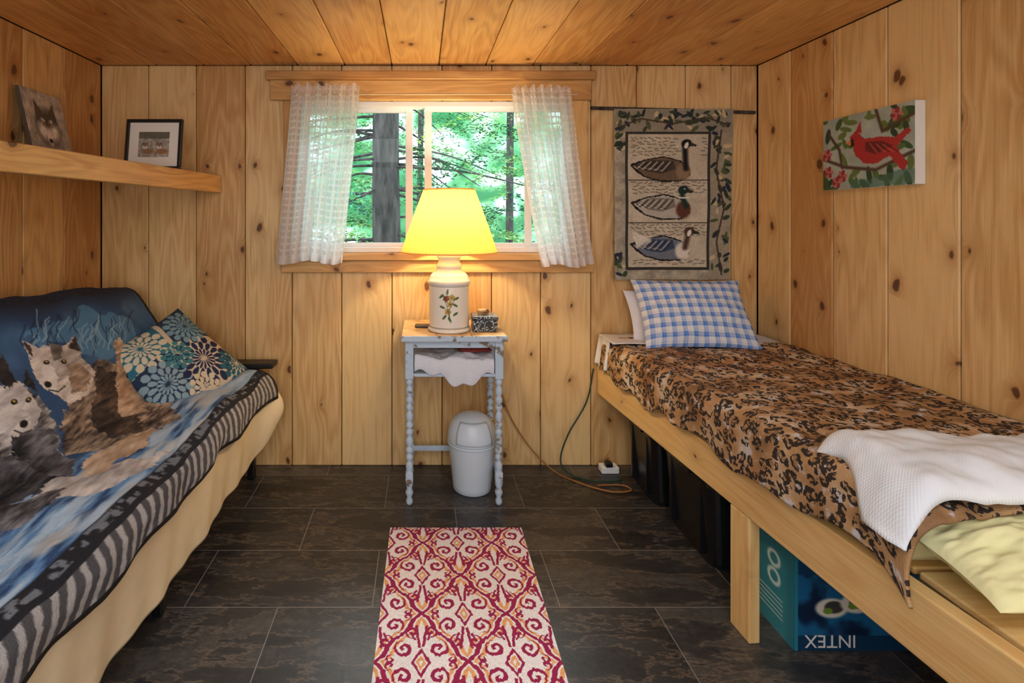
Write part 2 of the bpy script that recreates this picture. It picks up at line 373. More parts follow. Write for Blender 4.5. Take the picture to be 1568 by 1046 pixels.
# ------------------------------------------------------------ side table
tab=empty('side_table',(.145,2.56,0))
t=NT('distressed_paint'); co=t.n('ShaderNodeTexCoord').outputs['Object']; n=t.noise(co,28,5,.65); n2=t.noise(co,7,3)
k=t.sm(t.math('ADD',t.math('MULTIPLY',n,.6),t.math('MULTIPLY',n2,.4)),.55,.62)
t.bsdf(t.mix(k,L4((194,216,236)),L4((130,118,104))),.5,n,.3,.004); paint=t.m
t=NT('worn_tabletop'); co=t.n('ShaderNodeTexCoord').outputs['Object']; n=t.noise(co,9,5,.6)
t.bsdf(t.ramp(n,[(.35,L4((228,206,170))),(.55,L4((214,178,128))),(.7,L4((160,118,78)))]),.4,n,.2,.003); toptop=t.m
b=Boards(); 
for i in range(3): b.box((-.088+i*.158,2.377,.757),(-.088+(i+1)*.158-.001,2.765,.777),1)
b.make('top',toptop,tab,bevel=.003,seg=2)
b=Boards()
b.box((-.090,2.370,.752),(.388,2.376,.778),0)
for y in (2.41,2.715): b.box((-.05,y,.715),(.36,y+.018,.756),0)
for x in (-.06,.345): b.box((x,2.42,.715),(x+.018,2.72,.756),1)
for x in (-.054,.354):
    for y in (2.42,2.72): b.box((x-.019,y-.019,.575),(x+.019,y+.019,.756),2); b.box((x-.017,y-.017,.105),(x+.017,y+.017,.15),2)
b.box((-.055,2.405,.585),(.355,2.735,.6),0)
b.box((-.05,2.711,.115),(.35,2.727,.14),0)
for x in (-.054,.354): b.box((x-.008,2.43,.115),(x+.008,2.71,.14),1)
b.make('frame_and_shelf',paint,tab,bevel=.003,seg=2)
def legprof():
    pr=[(.0,0),(.011,0),(.015,.008),(.016,.02),(.010,.035),(.017,.05),(.018,.06),(.011,.075),(.017,.09),(.017,.105)]
    z=.15
    pr.append((.015,.15))
    k=0
    while z<.56:
        L=.032 if k%3 else .05
        for a in np.linspace(0,1,7)[1:]: pr.append((.0095+.0075*math.sin(a*math.pi)**.7,z+L*a))
        z+=L;k+=1
    pr.append((.015,.577)); return pr
lp=legprof()
for i,(x,y) in enumerate([(-.054,2.42),(.354,2.42),(-.054,2.72),(.354,2.72)]): lathe('leg_%d'%(i+1),lp,(x,y,0),paint,tab,n=20)
clw=simple('white_towel',(230,236,248),.9,.06,120,.5,.003)
U,V_=np.meshgrid(np.linspace(0,1,80),np.linspace(0,1,70))
X=-.03+.36*U; 
Yt=2.70-.30*np.clip((V_-.0)/.7,0,1); drop=np.clip((V_-.7)/.3,0,1); 
Z=.645+.045*fbm(U*5,V_*4,3)+.02*np.sin(U*11+V_*3)*.5
Z=Z*(1-drop)+(.645-.03-.07*np.exp(-((U-.6)/.25)**2)+.012*np.sin(U*23))*drop; Yt=Yt-.006*np.sin(drop*3)-.004*np.sin(U*30)*drop
grid('folded_towel',np.stack([X,Yt,np.minimum(Z,.705)],-1),clw,solid=.006)
rd=simple('red_cloth',(150,60,55),.9,.1,80)
pillow('folded_cloth',.16,.2,.045,rd,Matrix.Translation((.25,2.55,.692)),n=24,wr=.006)
# ------------------------------------------------------------ lamp
LX,LY,LZ=.132,2.51,.778
lamp=empty('table_lamp',(LX,LY,LZ))
pr=[(.0,0),(.094,0),(.1,.003),(.1,.012),(.095,.016)]+[(.094,.016+.2*i/60) for i in range(1,61)]+[(.1,.221),(.1,.236),(.094,.240),(.090,.255),(.080,.268),(.064,.280),(.056,.290),(.060,.296),(.062,.304),(.056,.310),(.051,.322),(.051,.335),(.057,.342),(.058,.352),(.052,.358),(.025,.362),(.02,.375),(.0,.375)]
pr=np.array(pr); n=200; th=np.linspace(0,2*np.pi,n,endpoint=False)
cv=Cv(0,1,0,1,n,len(pr),(238,238,232)); 
TH=np.degrees(th)[None,:]+0*pr[:,1:2]; ZZ=pr[:,1:2]+0*th[None,:]
cv.X=(TH-266)*math.radians(1)*.095; cv.Y=ZZ
for (x,z) in ((-.012,.16),(.006,.135),(-.004,.10),(.014,.165)):
    for k in range(5):
        a=k*72+x*900; cv.ell(x+.009*math.cos(math.radians(a)),z+.009*math.sin(math.radians(a)),.0075,.006,(190,160,80) if x>-.01 else (130,70,50),rot=a)
    cv.ell(x,z,.004,.004,(110,60,30))
for (x,z,r) in ((-.035,.17,40),(.03,.13,-30),(-.03,.12,-20),(.032,.09,30),(-.02,.075,50),(.004,.065,-60),(-.006,.19,80),(.036,.16,20)):
    cv.ell(x,z,.014,.0055,(70,104,62),rot=r)
cv.line([(-.03,.18),(-.01,.13),(.004,.08),(.01,.05)],.0018,(80,100,60)); cv.line([(.03,.16),(.006,.12),(.0,.07)],.0018,(80,100,60))
cv.bl((np.abs(ZZ-.021)<.002)*.6,(120,120,110)); cv.bl((np.abs(ZZ-.214)<.002)*.6,(120,120,110))
cer=vcol('glazed_ceramic',.15,40,.02,.001)
lathe('ceramic_base',pr,(LX,LY,LZ),cer,lamp,n=n,col=cv.lin())
brass=simple('brass',(190,150,80),.3,.1,Metallic=1.0)
tube('stem',[(LX,LY,LZ+.37),(LX,LY,LZ+.50)],.006,brass,lamp,res=4)
lathe('bulb',[(0,.0),(.012,.005),(.014,.02),(.028,.05),(.03,.07),(.02,.09),(0,.098)],(LX,LY,LZ+.42),simple('frosted_bulb',(255,240,210),.4,.02,Emission_Color=(1,.6,.25,1),Emission_Strength=8.0),lamp,n=20)
n=360; th=np.linspace(0,2*np.pi,n,endpoint=False); zz=np.linspace(0,1,12); A=np.zeros((12,n,3))
for i,a in enumerate(zz):
    r=.224+(.118-.224)*a + .002*math.sin(a*math.pi); rr=r+.0036*np.sin(th*72)
    A[i,:,0]=LX+rr*np.cos(th);A[i,:,1]=LY+rr*np.sin(th);A[i,:,2]=1.145+.295*a
t=NT('pleated_shade'); co=t.n('ShaderNodeTexCoord').outputs['Object']
df=t.n('ShaderNodeBsdfDiffuse'); df.inputs[0].default_value=(.85,.64,.28,1); tl=t.n('ShaderNodeBsdfTranslucent'); tl.inputs[0].default_value=(.92,.52,.09,1)
m=t.n('ShaderNodeMixShader',i0=.42,i1=df.outputs[0],i2=tl.outputs[0]); em=t.n('ShaderNodeEmission',Strength=.08); em.inputs[0].default_value=(1,.58,.10,1); ad=t.n('ShaderNodeAddShader',i0=m.outputs[0],i1=em.outputs[0]); t.t.links.new(ad.outputs[0],t.out.inputs[0]); shade=t.m
grid('pleated_shade',A,shade,lamp,wrap=True)
for r,z in ((.2255,1.146),(.1195,1.439)):
    pts=[(LX+r*math.cos(a),LY+r*math.sin(a),z) for a in np.linspace(0,2*math.pi,49)]; tube('shade_rim_%d'%(z*10),pts,.004,shade,lamp,n=6,smooth=False)
for a in (0,2.1,4.2): tube('spider_%d'%(a*10),[(LX,LY,1.40),(LX+.118*math.cos(a),LY+.118*math.sin(a),1.435)],.002,brass,lamp,n=5,res=4)
ld=bpy.data.lights.new('bulb_light','POINT'); ld.energy=20; ld.color=(1,.79,.47); ld.shadow_soft_size=.035
lo=bpy.data.objects.new('bulb_light',ld); lo.location=(LX,LY,1.31); link(lo,lamp); lo.matrix_parent_inverse=lamp.matrix_world.inverted()
t=NT('marbled_paper'); co=t.n('ShaderNodeTexCoord').outputs['Object']; n1=t.noise(co,22,2); w=t.math('SINE',t.math('MULTIPLY',n1,60.0))
t.bsdf(t.mix(t.sm(w,.5,.8),L4((28,34,42)),L4((190,200,205))),.4); marb=t.m
bxp=empty('patterned_box',(.29,2.50,.778))
b=Boards(); b.box((.240,2.455,.7785),(.355,2.56,.833),0); b.make('body',marb,bxp,bevel=.004,seg=2)
b=Boards(); b.box((.237,2.452,.834),(.358,2.563,.85),0); b.make('lid',marb,bxp,bevel=.004,seg=2)
shm=simple('seashell',(205,160,110),.4,.2,60)
A=[]
for i in range(40):
    a=i/39; th_=a*4*math.pi; r=.022*(1-a)+.002
    A.append((.29+r*math.cos(th_)*.9,2.51+r*math.sin(th_)*.7,.863+.012*a))
tube('seashell',A,[.012,.009,.006,.002],shm,n=10,res=60)
b=Boards(); b.box((-.03,2.55,.7785),(.04,2.60,.79),0); b.make('handheld_device',simple('dark_casing',(60,55,60),.4),bevel=.005,seg=3)  # small handheld device on the tabletop
# waste bin under the table
wb=simple('white_plastic',(214,230,244),.3,.02,20,.05)
BX,BY=.246,2.565
wbp=empty('waste_bin',(BX,BY,0))
lathe('body',[(0,0),(.085,0),(.092,.006),(.094,.03),(.103,.12),(.112,.2),(.114,.225),(.114,.235)],(BX,BY,0),wb,wbp,n=48)
lathe('dome_lid',[(.108,.233),(.117,.234),(.118,.242),(.116,.27),(.108,.305),(.09,.335),(.06,.355),(.03,.362),(0,.364)],(BX,BY,0),wb,wbp,n=48)
U,V_=np.meshgrid(np.linspace(-.75,.75,16),np.linspace(.25,.343,14)); 
def rdome(z): return np.interp(z,[.234,.27,.305,.335,.355],[.119,.118,.110,.0935,.064])
R=rdome(V_)+.003; A=np.stack([BX+R*np.sin(U),BY-R*np.cos(U),V_],-1); grid('swing_flap',A,wb,wbp,solid=-.003)
lathe('rim',[(.114,.222),(.119,.224),(.119,.231),(.114,.233)],(BX,BY,0),wb,wbp,n=48)
# cords
gc=simple('green_cord',(20,60,45),.5,.1); oc=simple('brown_cord',(170,115,60),.5,.1)
tube('power_cord',[(.90,2.77,.52),(.86,2.76,.35),(.76,2.75,.18),(.72,2.74,.05),(.76,2.68,.008),(.86,2.62,.008),(.98,2.62,.008),(.99,2.66,.010)],.004,gc,res=90)
tube('power_cord',[(.40,2.77,.5),(.45,2.77,.3),(.56,2.76,.12),(.68,2.72,.01),(.78,2.60,.006),(.90,2.52,.006),(1.00,2.53,.006),(.98,2.58,.006),(.86,2.58,.006)],.0035,oc,res=90)
ps=empty('power_strip',(.97,2.73,0)); b=Boards(); b.box((.92,2.70,.001),(1.01,2.76,.035),0); b.make('body',white,ps,bevel=.006,seg=3)
b=Boards(); b.box((.94,2.695,.036),(.975,2.73,.06),0); b.make('plug',black,ps,bevel=.005,seg=2)
# ------------------------------------------------------------ rug
cv=Cv(-.13,.42,1.2,2.225,380,680,(246,244,250))
X=cv.X+.004*(vn(cv.X*30,cv.Y*140,1)-.5); Y=cv.Y+.010*(vn(cv.X*160,cv.Y*18,2)-.5)
A_,B_=.275,.38; cx0=.145; cy0=1.74
def lat(X,Y,A_,B_):
    lx1=(X-cx0+A_/2)%A_-A_/2; ly1=(Y-cy0+B_/2)%B_-B_/2
    lx2=(X-cx0)%A_-A_/2; ly2=(Y-cy0)%B_-B_/2
    g1=np.abs(lx1)/(A_/2)+np.abs(ly1)/(B_/2); g2=np.abs(lx2)/(A_/2)+np.abs(ly2)/(B_/2)
    m=g1<g2; return np.where(m,lx1,lx2),np.where(m,ly1,ly2)
lx,ly=lat(X,Y,A_,B_); ax=np.abs(lx); ay=np.abs(ly)
g=ax/(A_/2)+ay/(B_/2)+.05*np.sin(ay*66)
mag=(158,28,84); ora=(238,176,118)
cv.bl((g>.80)&(g<.89),ora)
cv.bl((g>.94),mag)
def spiral(cx,cy,R,p,dirn,ph,col,w=.50):
    dx=ax-cx; dy=ay-cy; r=np.hypot(dx,dy); th=np.arctan2(dy,dx)*dirn
    m=(((r/p-th/(2*np.pi)+ph)%1)<w)&(r<R); cv.bl(m,col)
spiral(.052,.050,.031,.024,1,0,mag); spiral(.027,.112,.024,.022,-1,.3,mag); spiral(.090,.012,.016,.018,1,.5,mag)
gd=ax/.030+ay/.052
cv.bl((gd<1)&(gd>.68),mag); cv.bl((gd<.5)&(gd>.22),ora)
cv.bl((np.abs(ax-.006-.14*np.clip(ay-.06,0,1))<.0045)&(ay>.055)&(ay<.14),mag)
cv.bl((np.abs(ax-.020-.5*np.clip(ay-.085,0,1))<.004)&(ay>.082)&(ay<.115),mag)
cv.mod(.92+.16*vn(cv.X*500,cv.Y*300,9))
A=np.stack([cv.X,cv.Y,.006+.002*fbm(cv.X*8,cv.Y*8,4)],-1); A[...,0]+= (2.225-cv.Y)*-.012
grid('area_rug',A,vcol('rug_weave',.95,500,.5,.002),col=cv.lin(),solid=.005)
# ------------------------------------------------------------ left futon
fut=empty('futon_sofa',(-1.2,1.6,0)); cream=simple('cream_cotton',(238,224,190),.85,.06,14,.3,.01)
def prof_res(pts,n):
    c=catm(pts,400); d=np.r_[0,np.cumsum(np.hypot(*(np.diff(c,axis=0).T)))]; s=np.linspace(0,d[-1],n)
    return np.interp(s,d,c[:,0]),np.interp(s,d,c[:,1]),s
pp=[(-1.585,.74),(-1.59,.95),(-1.545,1.01),(-1.48,1.00),(-1.42,.955),(-1.30,.75),(-1.19,.565),(-1.14,.535),(-1.0,.535),(-.85,.545),(-.79,.535),(-.757,.50),(-.748,.45),(-.75,.405)]
ns,ny=400,640
px_,pz_,ss=prof_res(pp,ns)
ys=np.linspace(.5,2.66,ny); SS,YY=np.meshgrid(ss,ys)
PX=np.broadcast_to(px_,(ny,ns)).copy(); PZ=np.broadcast_to(pz_,(ny,ns)).copy()
iback=int(np.argmin(np.abs(pz_-.955)+np.abs(px_+1.42)*1)); sback=ss[iback]; scr=ss[int(np.argmin(np.hypot(px_+1.14,pz_-.535)))]; sfr=ss[int(np.argmin(np.hypot(px_+.79,pz_-.535)))]; send=ss[-1]
wr=(fbm(SS*7,YY*5,11)-.5)*.035+(fbm(SS*22,YY*9,15)-.5)*.012
dxp=np.gradient(px_,ss);dzp=np.gradient(pz_,ss)
PX+= -dzp[None,:]*wr*-1; PZ+= dxp[None,:]*wr
topw=np.exp(-((SS-ss[int(np.argmax(pz_))])/.2)**2)
PZ+= topw*(-.06*np.clip((YY-2.2)/.46,0,1)**1.5+.02*np.sin(YY*5))
hemw=np.clip((SS-sfr)/(send-sfr),0,1)
PX+= hemw*(.008*np.sin(YY*21)+.006*np.sin(YY*9)); PZ+=hemw*(.010*np.sin(YY*13+1)+.01)
PX+= hemw*.05*np.clip((YY-2.45)/.2,0,1)
cv=Cv(0,1,0,1,ns,ny,(46,82,128)); cv.X=SS; cv.Y=YY
def bp(px,py):   # measure a photo point on the backrest plane -> cloth coordinates (s,y)
    a=(px-VX)/F; b_=(py-HY)/F; y=-1.606/(a-.558*b_); z=EYE-b_*y
    return (scr-(z-.54)/.43*math.hypot(.24,.43)-.03, y)
def spt(px,py):
    a=(px-VX)/F; b_=(py-HY)/F; y=.763/b_; x=a*y
    return (scr+(x+1.14), y)
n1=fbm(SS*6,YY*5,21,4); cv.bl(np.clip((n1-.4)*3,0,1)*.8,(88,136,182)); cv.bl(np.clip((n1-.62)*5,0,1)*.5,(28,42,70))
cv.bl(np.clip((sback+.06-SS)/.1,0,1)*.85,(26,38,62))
mound=[bp(*p) for p in ((45,512),(90,488),(140,468),(190,476),(208,515),(150,545),(120,535))]; cv.poly(mound,(86,144,190),.7,wob=.05)
for k in range(44):
    x0=random.uniform(40,205); y0=random.uniform(500,545); pts=[(x0,y0)]; 
    for j in range(3): pts.append((pts[-1][0]+random.uniform(-9,9),pts[-1][1]-random.uniform(8,16)))
    cv.line([bp(*p) for p in pts],.0028,(150,185,210) if k%2 else (18,28,46),.85)
seatm=np.clip((SS-scr-.02)/.05,0,1)
w1=fbm(SS*34,YY*7+SS*10,31,5)
cv.bl(seatm,(98,144,196)); cv.bl(seatm*np.clip((w1-.47)*7,0,1),(180,208,234)); cv.bl(seatm*np.clip((.43-w1)*9,0,1)*.85,(36,64,112))
cv.bl(seatm*np.clip((fbm(SS*18,YY*4,44,4)-.56)*8,0,1)*.8,(214,216,214))
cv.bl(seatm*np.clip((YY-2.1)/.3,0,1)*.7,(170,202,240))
def fur(m,c0,c1,seed,fx=90,fy=26,sk=30):
    q=.5*fbm(SS*fx,YY*fy+SS*sk,seed,4)+.5*fbm(SS*16,YY*10,seed+5,3); q=np.clip((q-.5)*2.1+.5,0,1); c=np.array(c0)*(1-q[...,None])+np.array(c1)*q[...,None]; mm=np.clip(m,0,1)[...,None]; cv.C=cv.C*(1-mm)+c*mm
def pm(pts,wob=.02,seed=1):
    jx=.006*(fbm(SS*90,YY*120,seed+20,2)-.5)*2; X=SS+wob*(fbm(SS/wob/1.5,YY/wob/1.5,seed)-.5)*2+jx; Y=YY+wob*(fbm(SS/wob/1.5+9,YY/wob/1.5,seed+3)-.5)*2+jx
    ins=np.zeros(SS.shape,bool); n=len(pts)
    for i in range(n):
        (x1,y1),(x2,y2)=pts[i],pts[(i+1)%n]
        if y1==y2: continue
        ins^=((Y>y1)!=(Y>y2))&(X<(x2-x1)*(Y-y1)/(y2-y1)+x1)
    return ins*1.0
B=lambda *p:[bp(*q) for q in p]
SP=lambda *p:[spt(*q) for q in p]
fur(pm(B((120,560),(160,545),(215,590),(232,660),(225,720),(150,740),(95,700),(95,640))),(40,34,36),(228,206,178),51)
fur(pm(B((150,560),(178,570),(196,640),(180,720),(150,700),(140,620))),(20,18,22),(120,100,84),54)
fur(pm(B((175,560),(205,540),(222,590),(205,650),(180,640))),(150,120,95),(236,216,190),52)
fur(pm(B((-60,600),(40,590),(85,640),(95,720),(60,790),(-60,800))),(16,16,22),(236,236,238),53)
fur(pm(B((20,650),(80,650),(95,720),(70,790),(10,760))),(12,12,18),(140,142,152),63)
fur(pm(B((-60,690),(40,700),(60,790),(-60,820))),(10,10,14),(120,122,134),54)
fur(pm(B((48,545),(40,520),(60,530),(80,524),(100,528),(120,512),(124,545),(144,568),(132,602),(104,616),(84,602),(64,594),(54,572)),.006),(140,134,130),(240,236,232),55)
fur(pm(B((78,522),(98,526),(92,548),(82,550)),.005),(70,64,62),(150,144,138),56)
fur(pm(B((102,556),(120,552),(138,572),(126,596),(108,600)),.008),(120,100,84),(226,208,186),64)
fur(pm(B((40,521),(52,528),(52,545)),.003),(30,25,25),(90,70,60),57)
fur(pm(B((120,512),(124,535),(106,530)),.003),(30,25,25),(90,70,60),58)
fur(pm(B((66,560),(80,556),(90,580),(82,600),(66,592)),.004),(215,212,210),(250,250,250),59)
for e in ((73,553),(97,551)): cv.ell(*bp(*e),.009,.013,(20,16,14)); cv.ell(*bp(e[0],e[1]-1),.004,.005,(210,170,80))
cv.ell(*bp(73,588),.011,.015,(16,14,16)); cv.line(B((74,596),(88,598),(98,590)),.003,(40,34,34))
fur(pm(B((-30,600),(0,585),(28,580),(44,600),(60,625),(48,655),(20,665),(-30,650)),.010),(165,165,170),(250,250,250),60)
fur(pm(B((-10,560),(8,540),(24,582),(4,592)),.006),(14,14,18),(70,66,70),61)
fur(pm(B((36,585),(44,562),(56,600)),.006),(14,14,18),(70,66,70),61)
for e in ((16,612),(40,610)): cv.ell(*bp(*e),.009,.013,(20,16,14)); cv.ell(*bp(e[0],e[1]-1),.004,.005,(210,170,80))
fur(pm(B((14,632),(28,622),(42,632),(44,655),(20,660)),.004),(140,138,140),(235,235,235),65)
cv.ell(*bp(32,645),.012,.016,(14,12,14)); cv.line(B((20,656),(32,660),(46,654)),.003,(40,34,34))
fur(pm(B((172,522),(180,512),(192,530),(206,515),(214,530),(216,560),(204,580),(186,575),(178,552)),.006),(110,86,68),(230,208,182),62)
for e in ((186,545),(203,545)): cv.ell(*bp(*e),.007,.011,(16,12,10))
cv.ell(*bp(193,572),.009,.012,(14,12,12))
for (x0,y0,x1,y1,c0,c1,sd) in ((60,740,250,690,(150,148,150),(244,242,240),71),(-60,800,90,745,(20,20,26),(200,200,206),72),(120,700,240,650,(176,146,114),(238,222,200),73)):
    fur(pm(SP((x0,y0),(x1,y1),(x1-10,y1+26),((x0+x1)/2,(y0+y1)/2+34),(x0+10,y0+30)),.03,sd),c0,c1,sd,60,26)
bs=sfr-.030
cv.bl(np.clip((SS-bs)/.004,0,1),(22,26,38))
q=fbm(SS*60,YY*50,81); cv.bl(((SS>bs+.008)&(SS<bs+.036))*np.clip((q-.45)*8,0,1),(112,122,136))
st=(np.sin((YY+SS*.3)*2*np.pi/.048)+1.2*(fbm(SS*90,YY*50,82)-.5)); m=((SS>bs+.052)&(SS<send-.014))
cv.bl(m*1.0,(76,78,86)); cv.bl(m*np.clip(st*2.0+.2,0,1)*.85,(186,188,192)); cv.bl((SS>send-.016)*1.0,(14,14,16))
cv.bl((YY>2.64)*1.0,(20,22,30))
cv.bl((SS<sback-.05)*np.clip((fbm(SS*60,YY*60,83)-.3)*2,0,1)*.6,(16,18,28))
thr=vcol('plush_throw',.9,260,.6,.004)
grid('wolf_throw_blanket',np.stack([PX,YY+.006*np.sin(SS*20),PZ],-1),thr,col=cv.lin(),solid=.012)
def roundbody(name,sec,y0,y1,mat,parent,n=60,ny=40,wr=.006):
    c=catm(sec+[sec[0]],n)[:-1]; cen=c.mean(0); rows=[]
    for i,a in enumerate(np.linspace(0,1,ny)):
        e=min(a,1-a)*(y1-y0); k=1-.25*(1-min(1,e/.05))**2
        if i in (0,ny-1): k=.02
        p=cen+(c-cen)*k; y=y0+(y1-y0)*a
        rows.append(np.stack([p[:,0],np.full(len(p),y),p[:,1]],-1))
    return grid(name,np.array(rows),mat,parent,wrap=True)
roundbody('seat_mattress',[(-1.25,.30),(-1.02,.295),(-.82,.30),(-.79,.33),(-.785,.42),(-.80,.485),(-.85,.50),(-1.0,.495),(-1.2,.495),(-1.25,.46)],.53,2.62,cream,fut)
roundbody('back_mattress',[(-1.24,.47),(-1.30,.66),(-1.44,.90),(-1.50,.945),(-1.55,.93),(-1.56,.85),(-1.50,.62),(-1.40,.42),(-1.28,.38)],.53,2.62,cream,fut)
U,YY2=np.meshgrid(np.linspace(0,1,40),np.linspace(.5,2.66,260))
far=np.clip((YY2-2.42)/.24,0,1)**1.3
X=-.772-.018*U+.006*np.sin(YY2*17)*U+.004*np.sin(YY2*39+2*U)*U+.095*far*np.sin(U*2.2)
zb=.155+.010*np.sin(YY2*6)+.14*far**1.5
Z=.50+(zb-.50)*U
grid('cotton_cover',np.stack([X,YY2,Z],-1),cream,fut,solid=.004)
U,X2=np.meshgrid(np.linspace(0,1,20),np.linspace(-1.5,-.775,60)); grid('cotton_cover_end',np.stack([X2,2.655+.01*np.sin(X2*30)*U,.49+(.3-.49)*U+0*X2],-1),cream,fut,solid=.004)
b=Boards()
for (x,y) in ((-.85,2.66),(-.865,1.75),(-1.45,2.66),(-.865,.7),(-1.45,.7)): b.box((x-.018,y-.018,0),(x+.018,y+.018,.30),2)
b.box((-.90,.6,.22),(-.86,2.68,.28),1); b.box((-1.48,.6,.22),(-1.44,2.68,.28),1)
b.box((-.86,2.66,.28),(-.82,2.70,.55),2); b.box((-1.47,2.66,.28),(-1.43,2.70,.55),2)
b.box((-1.52,2.66,.548),(-.745,2.755,.574),0); b.make('frame',black,fut,bevel=.006,seg=2)
# floral pillow
def fcol(U,V):
    c=Cv(0,1,0,1,U.shape[1],U.shape[0],(210,198,176)); c.X=U;c.Y=V
    c.poly([(-1.1,-1.1),(-.2,-1.1),(-.35,.0),(-1.1,.2)],(40,112,134)); c.poly([(-.2,-1.1),(1.1,-1.1),(1.1,-.2),(-.3,-.1)],(28,52,82)); c.poly([(-1.1,.3),(-.3,.1),(.0,1.1),(-1.1,1.1)],(36,62,88))
    def fl(cx,cy,R,col,n):
        dx=U-cx;dy=V-cy;r=np.hypot(dx,dy);th=np.arctan2(dy,dx)
        for (a,b_,k) in ((.08,.40,0),(.36,.72,.5),(.66,1.0,0)):
            rr=r/R; mid=(a+b_)/2; w=np.sqrt(np.clip(1-((rr-mid)/((b_-a)/2))**2,0,1)); c.bl((np.abs(((th*n/2/np.pi+k)%1)-.5)<.36*w)*1.0,col)
    fl(-.62,-.45,.52,(214,206,180),13); fl(.30,-.62,.50,(140,170,185),13); fl(.35,.30,.62,(24,40,78),15); fl(-.50,.62,.46,(120,160,178),13); fl(-.05,-.05,.34,(60,130,142),11); fl(.85,-.1,.35,(214,206,180),11); fl(.8,.85,.4,(30,100,120),12)
    return c.lin()
M=Matrix.Translation((-1.105,2.40,.645))@Matrix.Rotation(math.radians(-8),4,'Z')@Matrix.Rotation(math.radians(38),4,'Y')@Matrix.Rotation(math.radians(26),4,'X')
pillow('floral_throw_pillow',.46,.44,.15,vcol('printed_cotton',.8,400,.3,.001),M,n=170,colf=fcol)
# ------------------------------------------------------------ left shelf + pictures
b=Boards()
def shx(y): return -1.05-.126*(2.8-y)
y0s=1.15
M=Matrix.Translation((shx(2.79),2.79,0))@Matrix.Rotation(math.atan2(shx(2.79)-shx(y0s),-(y0s-2.79))*-1,4,'Z')
Lb=math.hypot(2.79-y0s,shx(2.79)-shx(y0s))
b.box((-.035,-Lb,1.44),(0,0,1.53),1,M=M,tone=.6)
o=b.make('wall_shelf',trimm)
o.name='fascia_board'; sh=empty('wall_shelf',(-1.4,2.0,1.5)); o.parent=sh; o.matrix_parent_inverse=sh.matrix_world.inverted()
v=[(XL+.001,2.798,1.508),(shx(2.798)-.04,2.798,1.508),(shx(y0s)-.04,y0s,1.508),(XL+.001,y0s,1.508)]
v+= [(a,c,1.528) for a,c,_ in v]
meshobj('plank',v,[(3,2,1,0),(4,5,6,7),(0,1,5,4),(1,2,6,5),(2,3,7,6),(3,0,4,7)],trimm,sh,False,uv=[(p[0],p[1]) for p in v],col=np.ones((8,3))*.4)
def wolfpic(cv,cx,cy,s,dark=(66,60,56),light=(220,214,206)):
    cv.poly([(cx-s*.8,cy-s*.2),(cx-s*.7,cy-s*1.4),(cx-s*.15,cy-s*.7)],dark); cv.poly([(cx+s*.8,cy-s*.2),(cx+s*.7,cy-s*1.4),(cx+s*.15,cy-s*.7)],dark)
    cv.ell(cx,cy,s*.85,s*.95,dark,soft=.3)
    cv.ell(cx-s*.42,cy+s*.25,s*.3,s*.42,light,soft=.5,rot=-20); cv.ell(cx+s*.42,cy+s*.25,s*.3,s*.42,light,soft=.5,rot=20); cv.ell(cx,cy+s*.5,s*.22,s*.45,light,soft=.4)
    cv.ell(cx-s*.3,cy-s*.35,s*.16,s*.1,light,soft=.4,rot=20,a=.7); cv.ell(cx+s*.3,cy-s*.35,s*.16,s*.1,light,soft=.4,rot=-20,a=.7)
    cv.ell(cx-s*.32,cy-s*.1,s*.11,s*.07,(200,160,70)); cv.ell(cx+s*.32,cy-s*.1,s*.11,s*.07,(200,160,70)); cv.ell(cx-s*.32,cy-s*.1,s*.05,s*.05,(15,12,12)); cv.ell(cx+s*.32,cy-s*.1,s*.05,s*.05,(15,12,12)); cv.ell(cx,cy+s*.72,s*.15,s*.12,(15,12,12))
def place_flat(name,cv,org,ex,ey,mat,parent=None):
    U=(cv.X-cv.x[0])/(cv.x[-1]-cv.x[0]); V=(cv.Y-cv.y[0])/(cv.y[-1]-cv.y[0])
    A=np.array(org)+U[...,None]*np.array(ex)+V[...,None]*np.array(ey)
    return grid(name,A,mat,parent,col=cv.lin())
prm=vcol('print',.35,50,.02,.001)
cv=Cv(0,1,0,1.3,110,140,(170,162,152)); cv.mod(.7+.55*fbm(cv.X*9,cv.Y*9,3)); cv.ell(.5,1.15,.36,.4,(140,134,128),soft=.3); wolfpic(cv,.5,.62,.33); cv.mod(.8+.4*fbm(cv.X*60,cv.Y*14,5))
lp_=empty('leaning_canvas_print',(-1.64,2.3,1.53))
o0=np.array((-1.664,2.18,1.853)); o1=np.array((-1.664,2.43,1.853))
place_flat('print_face',cv,o0+np.array([.008,0,0]),(0,.25,0),(.06,.02,-.318),prm,lp_)
v=[o0,o1,o1+np.array([.06,.02,-.32]),o0+np.array([.06,.02,-.32])]; v=[tuple(a+np.array([-.008,0,0])) for a in v]+[tuple(a+np.array([.0068,0,.001])) for a in v]
meshobj('canvas_block',v,[(0,1,2,3),(7,6,5,4),(0,4,5,1),(1,5,6,2),(2,6,7,3),(3,7,4,0)],simple('canvas_side',(90,80,70),.7),lp_,False)
fp=empty('framed_picture',(-1.25,2.45,1.53)); fx0,fx1,fz0,fz1=-1.378,-1.116,1.531,1.772; fy=2.45
b=Boards(); w=.016
M=Matrix.Translation((0,fy,fz0))@Matrix.Rotation(math.radians(-7),4,'X')@Matrix.Translation((0,-fy,-fz0))
for a,c in (((fx0,fy,fz0),(fx1,fy+.018,fz0+w)),((fx0,fy,fz1-w),(fx1,fy+.018,fz1)),((fx0,fy,fz0+w),(fx0+w,fy+.018,fz1-w)),((fx1-w,fy,fz0+w),(fx1,fy+.018,fz1-w))): b.box(a,c,0,M=M)
b.make('frame',black,fp,bevel=.003,seg=2)
cv=Cv(0,1,0,.92,150,130,(236,232,222)); cv.rect(.2,.2,.8,.72,(130,126,112)); 
